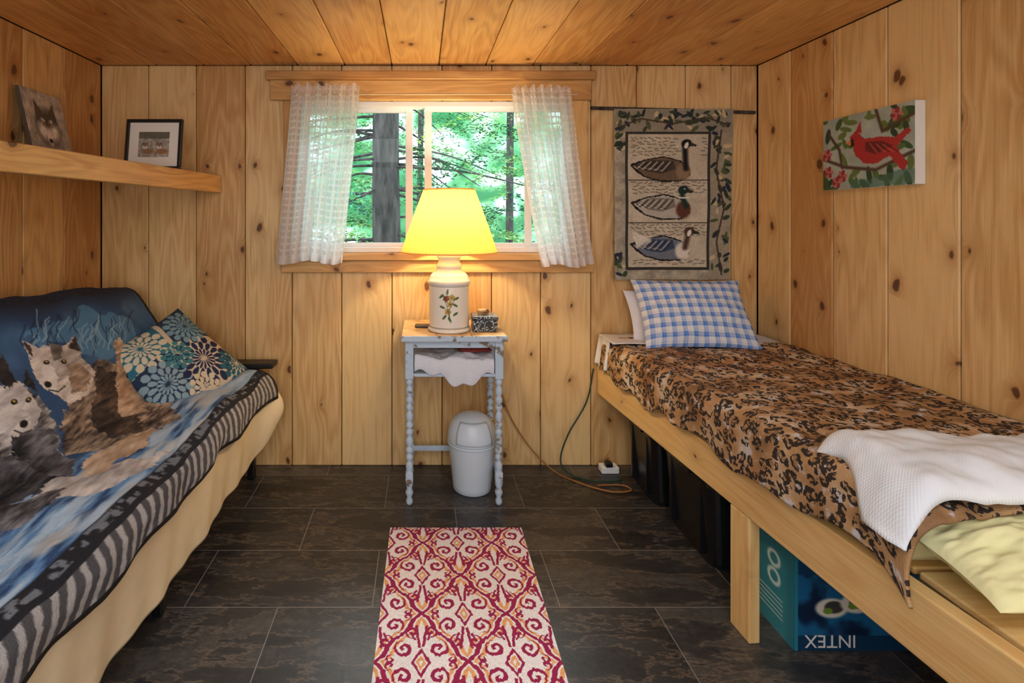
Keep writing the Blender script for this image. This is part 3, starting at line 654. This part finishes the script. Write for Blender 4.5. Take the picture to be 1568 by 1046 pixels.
m=((cv.X>.2)&(cv.X<.8)&(cv.Y>.2)&(cv.Y<.72)); cv.bl(m*np.clip(fbm(cv.X*22,cv.Y*22,5)-.2,0,1),(235,232,230)); cv.rect(.2,.2,.8,.34,(90,88,74),.8)
for cx in (.36,.64): cv.ell(cx+.03,.60,.12,.055,(150,112,80),soft=.3); wolfpic(cv,cx-.03,.5,.075,(120,94,70)); 
def TM(p): q=M@Vector(p); return np.array(q)
p00=TM((fx0+w*.8,fy+.008,fz1-w*.8)); p10=TM((fx1-w*.8,fy+.008,fz1-w*.8)); p01=TM((fx0+w*.8,fy+.008,fz0+w*.8))
place_flat('matted_print',cv,p00,p10-p00,p01-p00,prm,fp)
b=Boards(); b.box((fx0+.01,fy+.012,fz0+.01),(fx1-.01,fy+.017,fz1-.01),0,M=M); b.make('backing',black,fp,bevel=0)
# ------------------------------------------------------------ duck tapestry
cv=Cv(940,1122,167,428,290,415,(174,168,150))
nz=fbm(cv.X/9,cv.Y/9,3,4); cv.mod(.72+.5*nz)
cv.rect(1086,200,1121,425,(158,152,132),.8); cv.rect(941,168,1121,203,(142,138,122),.8)
for k in range(140):
    if k<64: x,y=random.uniform(945,1118),random.uniform(172,198)
    elif k<118: x,y=random.uniform(1092,1118),random.uniform(200,420)
    else: x,y=random.uniform(942,956),random.choice([random.uniform(205,230),random.uniform(380,420)])
    cv.ell(x,y,random.uniform(4,8),random.uniform(2,3.4),random.choice([(40,52,42),(56,70,52),(84,92,62),(40,48,66),(204,190,150)]),rot=random.uniform(0,180))
cv.line([(945,196),(980,182),(1030,190),(1080,180),(1116,192)],1.4,(70,56,46)); cv.line([(1104,200),(1098,260),(1110,320),(1100,370),(1108,420)],1.6,(70,56,46))
cv.rect(957,202,1088,413,(56,54,50)); cv.rect(961,206,1084,409,(206,198,178))
m=(cv.X>961)&(cv.X<1084)&(cv.Y>206)&(cv.Y<409); cv.bl(m*np.clip(fbm(cv.X/14,cv.Y/14,8)-.3,0,1)*.7,(152,144,126))
for y in list(range(212,240,5))+list(range(280,300,5))+list(range(344,362,5))+list(range(398,408,5)):
    x=964+random.uniform(0,6)
    while x<1080:
        w_=random.uniform(3,9); 
        if not(1035<x<1070 and y<240): cv.line([(x,y+1.5*math.sin(x)),(x+w_,y+1.5*math.sin(x+w_))],.8,(82,76,66),.8)
        x+=w_+random.uniform(2,5)
cv.line([(961,276),(1084,276)],1,(70,62,50)); cv.line([(961,341),(1084,341)],1,(70,62,50))
def duck(cx,cy,body,wing,head,hx,hy,breast,neck,cheek=None,tail=-1):
    cv.poly([(cx-54,cy-8),(cx-30,cy-16),(cx,cy-21),(cx+25,cy-14),(cx+38,cy-4),(cx+40,cy+8),(cx+26,cy+18),(cx-5,cy+19),(cx-30,cy+12),(cx-46,cy+2)],(30,26,24),wob=1.2)
    cv.poly([(cx-48,cy-6),(cx-30,cy-14),(cx,cy-19),(cx+25,cy-12),(cx+35,cy-3),(cx+37,cy+7),(cx+24,cy+16),(cx-5,cy+16),(cx-30,cy+10)],body,wob=1)
    cv.ell(cx+29,cy+3,11,13,breast,soft=.2)
    cv.poly([(cx-46,cy-7),(cx-20,cy-15),(cx+14,cy-14),(cx+18,cy-1),(cx-4,cy+6),(cx-26,cy+3)],wing)
    for k in range(10): cv.line([(cx+14-k*5,cy-12),(cx+2-k*5,cy+2-k*.4),(cx-12-k*4,cy-1-k*.5)],.9,(226,222,210) if k%2 else (36,32,30),.8)
    cv.line([(cx+33,cy-2),(hx-1,hy+8),(hx,hy)],neck,head); cv.ell(hx+1,hy,8,6.5,head,rot=-10)
    cv.poly([(hx+7,hy-2),(hx+17,hy+2),(hx+16,hy+4.5),(hx+7,hy+4)],(50,46,40))
    if cheek: cv.ell(hx+1,hy+3,3,5,cheek,rot=20)
    cv.ell(hx+3,hy-1.5,1,1,(240,235,220))
duck(1018,260,(112,92,74),(70,62,54),(20,20,22),1050,220,(144,122,98),5,(236,232,220))
duck(1018,318,(186,182,172),(132,126,116),(26,52,44),1046,291,(94,56,42),4.6)
cv.line([(1040,303),(1054,303)],1.4,(240,238,230))
duck(1018,381,(112,120,134),(60,76,104),(78,58,48),1056,354,(226,222,212),5,(236,232,220))
for k in range(6): cv.poly([(968,366-k*3),(1000,360+k*2),(975,372+k*2)],(226,222,210),.5)
cv.mod(.86+.28*vn(cv.X*1.6,cv.Y*1.6,12))
tp=empty('duck_tapestry',(1.33,2.78,1.4)); ox=(940-VX)/292; ow=182/292; oz=EYE+(HY-167)/292; oh=261/292
U=(cv.X-940)/182; V_=(cv.Y-167)/261
A=np.stack([ox+U*ow*(1-.03*V_)+0*V_,2.783-.004-.006*np.sin(U*9+1)*V_-.003*np.sin(V_*14)-.004*(1-U)*V_,oz-V_*oh],-1)
grid('woven_panel',A,vcol('woven_tapestry',.95,500,.5,.002),tp,col=cv.lin(),solid=.003)
tube('hanging_rod',[((905-VX)/292,2.786,EYE+(HY-165)/292),((1030-VX)/292,2.787,EYE+(HY-168)/292),((1157-VX)/292,2.786,EYE+(HY-172)/292)],.009,bark,tp,res=20)
# ------------------------------------------------------------ cardinal painting on right wall
cv=Cv(0,1.45,0,1,240,170,(160,176,170)); cv.mod(.85+.3*fbm(cv.X*5,cv.Y*5,3))
for k in range(60):
    x,y=random.uniform(0,1.45),random.choice([random.uniform(0,.3),random.uniform(.7,1),random.random()])
    if .5<x<1.1 and .25<y<.75: continue
    cv.ell(x,y,random.uniform(.06,.12),random.uniform(.03,.05),random.choice([(50,84,44),(76,110,54),(34,60,40),(96,120,60)]),rot=random.uniform(0,180))
for pts in ([(0,.55),(.4,.7),(.9,.78),(1.45,.6)],[(.1,.2),(.3,.45),(.35,.7)],[(.9,.0),(1.0,.3),(1.45,.15)]): cv.line(pts,.026,(74,52,40))
for (x,y) in ((.1,.75),(.25,.9),(.08,.5),(.35,.82),(1.2,.12)):
    for k in range(6): cv.ell(x+.05*math.cos(k),y+.05*math.sin(k),.04,.03,(140,40,48) if k%2 else (190,100,104),rot=k*60)
R_=(168,34,40); DR=(110,18,28)
cv.poly([(.48,.30),(.60,.22),(.66,.30),(.74,.36),(.95,.36),(1.18,.40),(1.36,.30),(1.40,.36),(1.2,.52),(1.36,.74),(1.30,.84),(1.1,.62),(.92,.70),(.72,.68),(.58,.56),(.52,.42)],R_,wob=.015)
cv.poly([(.74,.40),(1.0,.42),(1.16,.50),(.9,.58),(.74,.52)],DR); cv.poly([(.46,.36),(.54,.32),(.56,.42),(.5,.44)],(30,20,20)); cv.poly([(.40,.37),(.50,.35),(.50,.42)],(214,120,50)); cv.poly([(.58,.24),(.66,.10),(.68,.28)],R_)
for k in range(7): cv.line([(.76+k*.05,.42+.01*k),(.86+k*.06,.56+.004*k)],.006,(214,90,90) if k%2 else (70,10,16))
cv.poly([(.5,.9),(.9,.86),(1.45,.8),(1.45,1),(.5,1)],(60,110,100),.6,wob=.05)
pt=empty('cardinal_painting',(1.75,2.07,1.57))
ya,yb=2.29,1.865; za,zb_=1.722,1.425
place_flat('painted_face',cv,(1.7365,ya,za),(0,yb-ya,0),(0,0,zb_-za),vcol('oil_paint',.5,120,.3,.002),pt)
b=Boards(); b.box((1.738,yb,zb_),(1.775,ya,za),1); b.make('stretched_canvas',simple('canvas_white',(238,236,232),.7,.03),pt,bevel=.002)
# ------------------------------------------------------------ bed
bed=empty('bed_frame',(1.35,1.8,0))
def rx(y): return .925+.125*(2.79-y)/1.9
b=Boards(); y0b=.62; a=math.atan2(rx(y0b)-rx(2.79),2.79-y0b)
M=Matrix.Translation((rx(2.79),2.79,0))@Matrix.Rotation(a,4,'Z'); Lb=math.hypot(2.79-y0b,rx(y0b)-rx(2.79))
b.box((0,-Lb,.385),(.038,0,.525),1,M=M,tone=.6)
for (yl) in (1.125,2.05): b.box((.001,-yl-.045,0),(.037,-yl+.045,.384),2,M=M,tone=.65)
b.box((1.73,y0b,.385),(1.768,2.79,.525),1); b.box((1.03,2.75,.385),(1.73,2.79,.52),0); b.box((rx(y0b)+.04,y0b,.385),(1.73,y0b+.038,.525),0)
for k in range(8): b.box((rx(1.7)+.02 if k>3 else 1.1,.66+k*.262,.507),(1.73,.66+k*.262+.25,.524),0)
b.box((1.73,.9,0),(1.768,.99,.384),2); b.box((1.73,2.3,0),(1.768,2.39,.384),2)
b.make('lumber_frame',lumber,bed,bevel=.004,seg=2)
shy=simple('yellow_sheet',(232,226,168),.85,.06,12,.3,.01); shw=simple('white_sheet',(232,236,246),.85,.04,14,.3,.01)
roundbody('mattress',[(1.08,.53),(1.4,.528),(1.74,.53),(1.755,.56),(1.755,.63),(1.74,.650),(1.4,.655),(1.10,.650),(1.065,.63),(1.06,.56)],1.16,2.74,shy,bed)
U,YV=np.meshgrid(np.linspace(0,1,12),np.linspace(1.16,2.5,160))
XR_=.925+.125*(2.79-YV)/1.9
grid('sheet_edge',np.stack([XR_+.018+.05*np.abs(U-.45)**2-.004*np.sin(YV*18),YV,.527+.07*U],-1),shy,bed,solid=.004)
t=NT('leopard_plush'); uv=t.n('ShaderNodeUVMap').outputs[0]
wn=t.n('ShaderNodeTexNoise',Vector=uv,Scale=26.0,Detail=3.0); 
wv=t.n('ShaderNodeVectorMath',{'operation':'SCALE'}); t.t.links.new(wn.outputs['Color'],wv.inputs[0]); wv.inputs['Scale'].default_value=.045
va=t.n('ShaderNodeVectorMath',{'operation':'ADD'}); t.t.links.new(uv,va.inputs[0]); t.t.links.new(wv.outputs[0],va.inputs[1])
mp=t.n('ShaderNodeMapping',Vector=va.outputs[0]); mp.inputs['Scale'].default_value=(32,24,1)
vo=t.n('ShaderNodeTexVoronoi',{'voronoi_dimensions':'2D'},Vector=mp.outputs[0],Scale=1.0); d=vo.outputs['Distance']
br1=t.noise(uv,60,2); 
ring=t.math('MULTIPLY',t.math('GREATER_THAN',d,.13),t.math('LESS_THAN',d,.46)); ring=t.math('MULTIPLY',ring,t.sm(br1,.43,.48))
big=t.noise(uv,6,4); base=t.ramp(big,[(.35,L4((144,108,72))),(.5,L4((192,152,106))),(.64,L4((226,208,180)))])
base=t.mix(t.math('MULTIPLY',t.sm(t.math('SUBTRACT',.25,d),0,.1),.45),base,L4((116,80,54)))
fine=t.noise(uv,260,2); base=t.mix(t.math('MULTIPLY',t.sm(t.noise(uv,24,3),.58,.66),.75),base,L4((216,224,240)))
c=t.mix(t.math('MULTIPLY',ring,.97),base,L4((24,21,25))); c=t.mix(t.math('MULTIPLY',fine,.22),c,(0.025,.02,.016,1))
t.bsdf(c,.75,fine,.5,.004); leo=t.m
def btop(X,Y): return .695+.03*np.clip((2.0-Y)/1.0,0,1)+.030*(fbm(X*3.2,Y*3.2,41)-.5)*2*.6+.016*(fbm(X*11,Y*9,43)-.5)*2
nu,nv=170,230; q=np.linspace(0,1,nu); Yv=np.linspace(1.10,2.70,nv); Q,YV=np.meshgrid(q,Yv)
xe=.925+.125*(2.79-YV)/1.9-.004
tot=(1.765-xe)+.155; sd=Q*tot; flat=(1.765-xe)-.05
rad=.06; arc=rad*math.pi/2
ang=np.clip((sd-flat)/rad,0,math.pi/2)
down=np.clip(sd-flat-arc,0,1)
X=1.765-np.minimum(sd,flat)-rad*np.sin(ang)
zt=btop(np.clip(X,xe+.03,2),YV)
hem=.02*np.sin(YV*9)+.012*np.sin(YV*23+1)
wv_=np.clip(down/.1,0,1)
Z=zt-rad*(1-np.cos(ang))-down*(1+hem*6)
X=X-wv_*(.008+.007*np.sin(YV*26)+.005*np.sin(YV*13))
nearc=np.clip((1.24-YV)/.14,0,1)
Z-= nearc**2*(.03+.03*np.clip((Q-.55)/.45,0,1)); 
YN=YV+ .03*np.clip(.7-Q,0,1)*nearc + .012*np.sin(Q*22)*nearc
grid('leopard_throw_blanket',np.stack([X,YN,Z],-1),leo,uv=np.stack([sd,YV],-1),solid=-.008)
U,V_=np.meshgrid(np.linspace(0,1,30),np.linspace(0,1,24))
grid('bed_sheet',np.stack([.930-.010*np.sin(U*14)*V_-.015*V_,2.62+.155*U,.70-.15*V_+.0*U],-1),shw,solid=.004)
U,V_=np.meshgrid(np.linspace(0,1,50),np.linspace(0,1,24))
grid('bed_sheet',np.stack([.925+.83*U,2.56+.21*V_,.697+.008*fbm(U*9,V_*3,7)],-1),shw,solid=.004)
# pillows
t=NT('gingham'); uv=t.n('ShaderNodeUVMap').outputs[0]; sp=t.n('ShaderNodeSeparateXYZ',Vector=uv)
def gb(c): return t.math('MULTIPLY',t.math('GREATER_THAN',t.math('SINE',t.math('MULTIPLY',c,2*math.pi/.050)),0.15),.42)
def gt(c): return t.math('MULTIPLY',t.math('GREATER_THAN',t.math('SINE',t.math('MULTIPLY',c,2*math.pi/.025)),.85),.12)
f=t.math('ADD',t.math('ADD',gb(sp.outputs[0]),gb(sp.outputs[1])),t.math('ADD',gt(sp.outputs[0]),gt(sp.outputs[1])),clamp=True)
t.bsdf(t.mix(f,L4((240,248,255)),L4((58,136,232))),.8,t.noise(uv,300,2),.2,.001); ging=t.m
M=Matrix.Translation((1.345,2.620,.837))@Matrix.Rotation(math.radians(-3),4,'Z')@Matrix.Rotation(math.radians(54),4,'X')
pillow('plaid_pillow',.54,.375,.13,ging,M,n=70,seed=4,wr=.01)
M=Matrix.Translation((1.315,2.692,.805))@Matrix.Rotation(math.radians(60),4,'X')
pillow('white_pillow',.53,.29,.06,shw,M,n=40,seed=6)
# folded white blanket
t=NT('waffle_cotton'); uv=t.n('ShaderNodeUVMap').outputs[0]; sp=t.n('ShaderNodeSeparateXYZ',Vector=uv)
w_=t.math('MULTIPLY',t.math('SINE',t.math('MULTIPLY',sp.outputs[0],900.0)),t.math('SINE',t.math('MULTIPLY',sp.outputs[1],900.0)))
t.bsdf(t.mix(t.noise(uv,6,3),L4((220,232,246)),L4((242,248,253))),.9,w_,.25,.0015); waf=t.m
nu,nv=150,80; Q,R_=np.meshgrid(np.linspace(0,1,nu),np.linspace(0,1,nv))
YB_=1.345-.215*R_+.04*(Q-.3)*(1-R_)-.03*R_*Q+.012*np.sin(Q*9)
xl=1.030-.02*R_+.02*np.sin(R_*6); X=1.762-(1.762-xl)*Q
xe2=.925+.125*(2.79-YB_)/1.9
over=np.clip((xe2+.065-X)/.065,0,1.4)
edge=np.clip(np.minimum(R_,1-R_)*9,0,1); edge2=np.clip((1-Q)*16,0,1); puff=.026*np.sqrt(edge*(2-edge))*np.sqrt(edge2)
Z=btop(X,YB_)+.014+puff-.055*over**2+.010*(fbm(Q*6,R_*3,61)-.5)*2+.005*np.sin(Q*16+R_*3)*R_
Z-= np.clip((1.24-YB_)/.14,0,1)**2*.03
grid('folded_white_blanket',np.stack([X,YB_,Z],-1),waf,uv=np.stack([X*1,YB_],-1),solid=-.008)
# pale yellow comforter at foot
M=Matrix.Translation((1.40,1.09,.606))@Matrix.Rotation(math.radians(8),4,'X')
pillow('yellow_comforter',.70,.26,.15,simple('yellow_fleece',(238,238,184),.9,.05,9,.4,.02),M,n=90,seed=9,wr=.02)
# totes
blk=simple('black_plastic',(22,23,27),.25,.1,40)
def tote(y0,y1,x0,x1,h):
    e=empty('storage_tote',((x0+x1)/2,(y0+y1)/2,0))
    def ring(z,k): 
        pts=[];r=.05
        for (cx,cy,a0) in ((x1-r-k,y1-r-k,0),(x0+r+k,y1-r-k,90),(x0+r+k,y0+r+k,180),(x1-r-k,y0+r+k,270)):
            for j in range(6): a_=math.radians(a0+j*18); pts.append((cx+r*math.cos(a_),cy+r*math.sin(a_),z))
        return pts
    A=np.array([ring(0.0,.14),ring(0.0,.032),ring(.02,.028),ring(h*.5,.016),ring(h*.82,.008),ring(h*.83,.0),ring(h*.88,.0),ring(h*.885,.008)]); grid('bin',A,blk,e,wrap=True,smooth=False)
    A=np.array([ring(h*.885,.006),ring(h*.885,-.006),ring(h*.93,-.008),ring(h*.95,.0),ring(h*.95,.03),ring(h,.045),ring(h,.14)]); grid('lid',A,blk,e,wrap=True,smooth=False)
    bb=Boards()
    for yy in (y0+.09,y1-.09): bb.box((x0+.006,yy-.010,.03),(x0+.03,yy+.010,h*.8),2)
    bb.box((x0-.012,(y0+y1)/2-.07,h*.84),(x0+.01,(y0+y1)/2+.07,h*.90),1)
    bb.make('ribs_and_handle',blk,e,bevel=.003)
tote(2.36,2.70,1.03,1.68,.37); tote(1.93,2.34,1.05,1.70,.37)
# cardboard box
bxn=empty('air_mattress_box',(1.3,1.7,0)); x0,x1,y0,y1,h=1.125,1.50,1.60,1.80,.285
teal=simple('printed_teal_card',(44,132,152),.4,.08,5)
b=Boards(); b.box((x0,y0,.001),(x1,y1,h),0); b.make('carton',teal,bxn,bevel=.003)
cv=Cv(0,1,0,1,260,190,(30,104,154)); nz=fbm(cv.X*6,cv.Y*5,3); cv.bl(np.clip((nz-.45)*5,0,1),(18,40,72)); cv.bl(((cv.Y<.2))*1.0,(18,68,110)); cv.bl((cv.Y>.84)*1.0,(18,60,94))
cv.bl((cv.X<.03)*1.0,(44,132,152))
for (x,y,r) in ((.30,.55,.13),(.50,.50,.13),(.70,.58,.12),(.40,.33,.07),(.62,.34,.06)): cv.ell(x,y,r,r*.8,(232,228,218)); cv.ell(x+.02,y-.01,r*.6,r*.5,(70,70,70)); cv.ell(x-.03,y+.03,r*.3,r*.25,(120,160,60))
place_flat('front_print',cv,(x0,y0-.0012,h),(x1-x0,0,0),(0,0,-h),vcol('glossy_print',.3,40,.02,.001),bxn)
fc=bpy.data.curves.new('lettering','FONT'); fc.body='INTEX'; fc.size=.055; fc.extrude=.0005; fc.align_x='CENTER'
fo=bpy.data.objects.new('lettering',fc); link(fo,bxn)
fo.rotation_euler=(math.radians(90),math.radians(180),0); fo.location=((x0+x1)/2-.08,y0-.003,.048); fo.data.materials.append(simple('ink_white',(235,238,240),.5,.02))
fo.matrix_parent_inverse=Matrix.Translation(-bxn.location)
cv=Cv(0,1,0,1,60,80,(52,140,160)); 
for (yy,rr) in ((.22,.16),(.42,.16)): cv.ell(.55,yy,rr,rr*.6,(220,240,240)); cv.ell(.55,yy,rr*.6,rr*.36,(52,140,160))
for k in range(5): cv.line([(.2,.62+k*.05),(.75,.62+k*.05)],.008,(200,225,225))
place_flat('side_print',cv,(x0-.0012,y1,h),(0,y0-y1,0),(0,0,-h),vcol('glossy_print_side',.35,40,.02,.001),bxn)
# ------------------------------------------------------------ lights, world, camera
def area(name,loc,rot,sx,sy,e,col):
    l=bpy.data.lights.new(name,'AREA'); l.shape='RECTANGLE'; l.size=sx;l.size_y=sy;l.energy=e;l.color=col
    o=bpy.data.objects.new(name,l); o.location=loc; o.rotation_euler=rot; link(o); return o
area('ceiling_fill',(.1,.2,2.08),(math.radians(12),0,0),1.8,1.2,31,(.96,.97,1))  # added fill above the camera to brighten the room
area('rear_fill',(0.1,-1.0,1.2),(math.radians(84),0,0),2.6,1.5,28,(.96,.97,1))  # added fill at the rear wall, evens out the room light
pl=area('window_portal',((WX0+WX1)/2,D+.10,(WZ0+WZ1)/2),(math.radians(-90),0,0),WX1-WX0,WZ1-WZ0,1,(1,1,1)); pl.data.cycles.is_portal=True
sun=bpy.data.lights.new('sun','SUN'); sun.energy=6.0; sun.angle=.6; sun.color=(.90,.96,1); so=bpy.data.objects.new('sun',sun); so.rotation_euler=(math.radians(-30),math.radians(6),0); so.location=(0,6,8); link(so)
w=bpy.data.worlds.new('World'); S.world=w; w.use_nodes=True; bg=w.node_tree.nodes['Background']; bg.inputs[0].default_value=(.76,.89,1,1); bg.inputs[1].default_value=4.2
cam=bpy.data.cameras.new('Camera'); cam.sensor_width=36; cam.lens=F/1568*36; cam.shift_x=(784-VX)/1568; cam.shift_y=-(523-HY)/1568; cam.clip_start=.02
co=bpy.data.objects.new('Camera',cam); co.location=(0,0,EYE); co.rotation_euler=(math.radians(90),0,0); link(co); S.camera=co
S.view_settings.view_transform='Standard'; S.view_settings.exposure=0.0
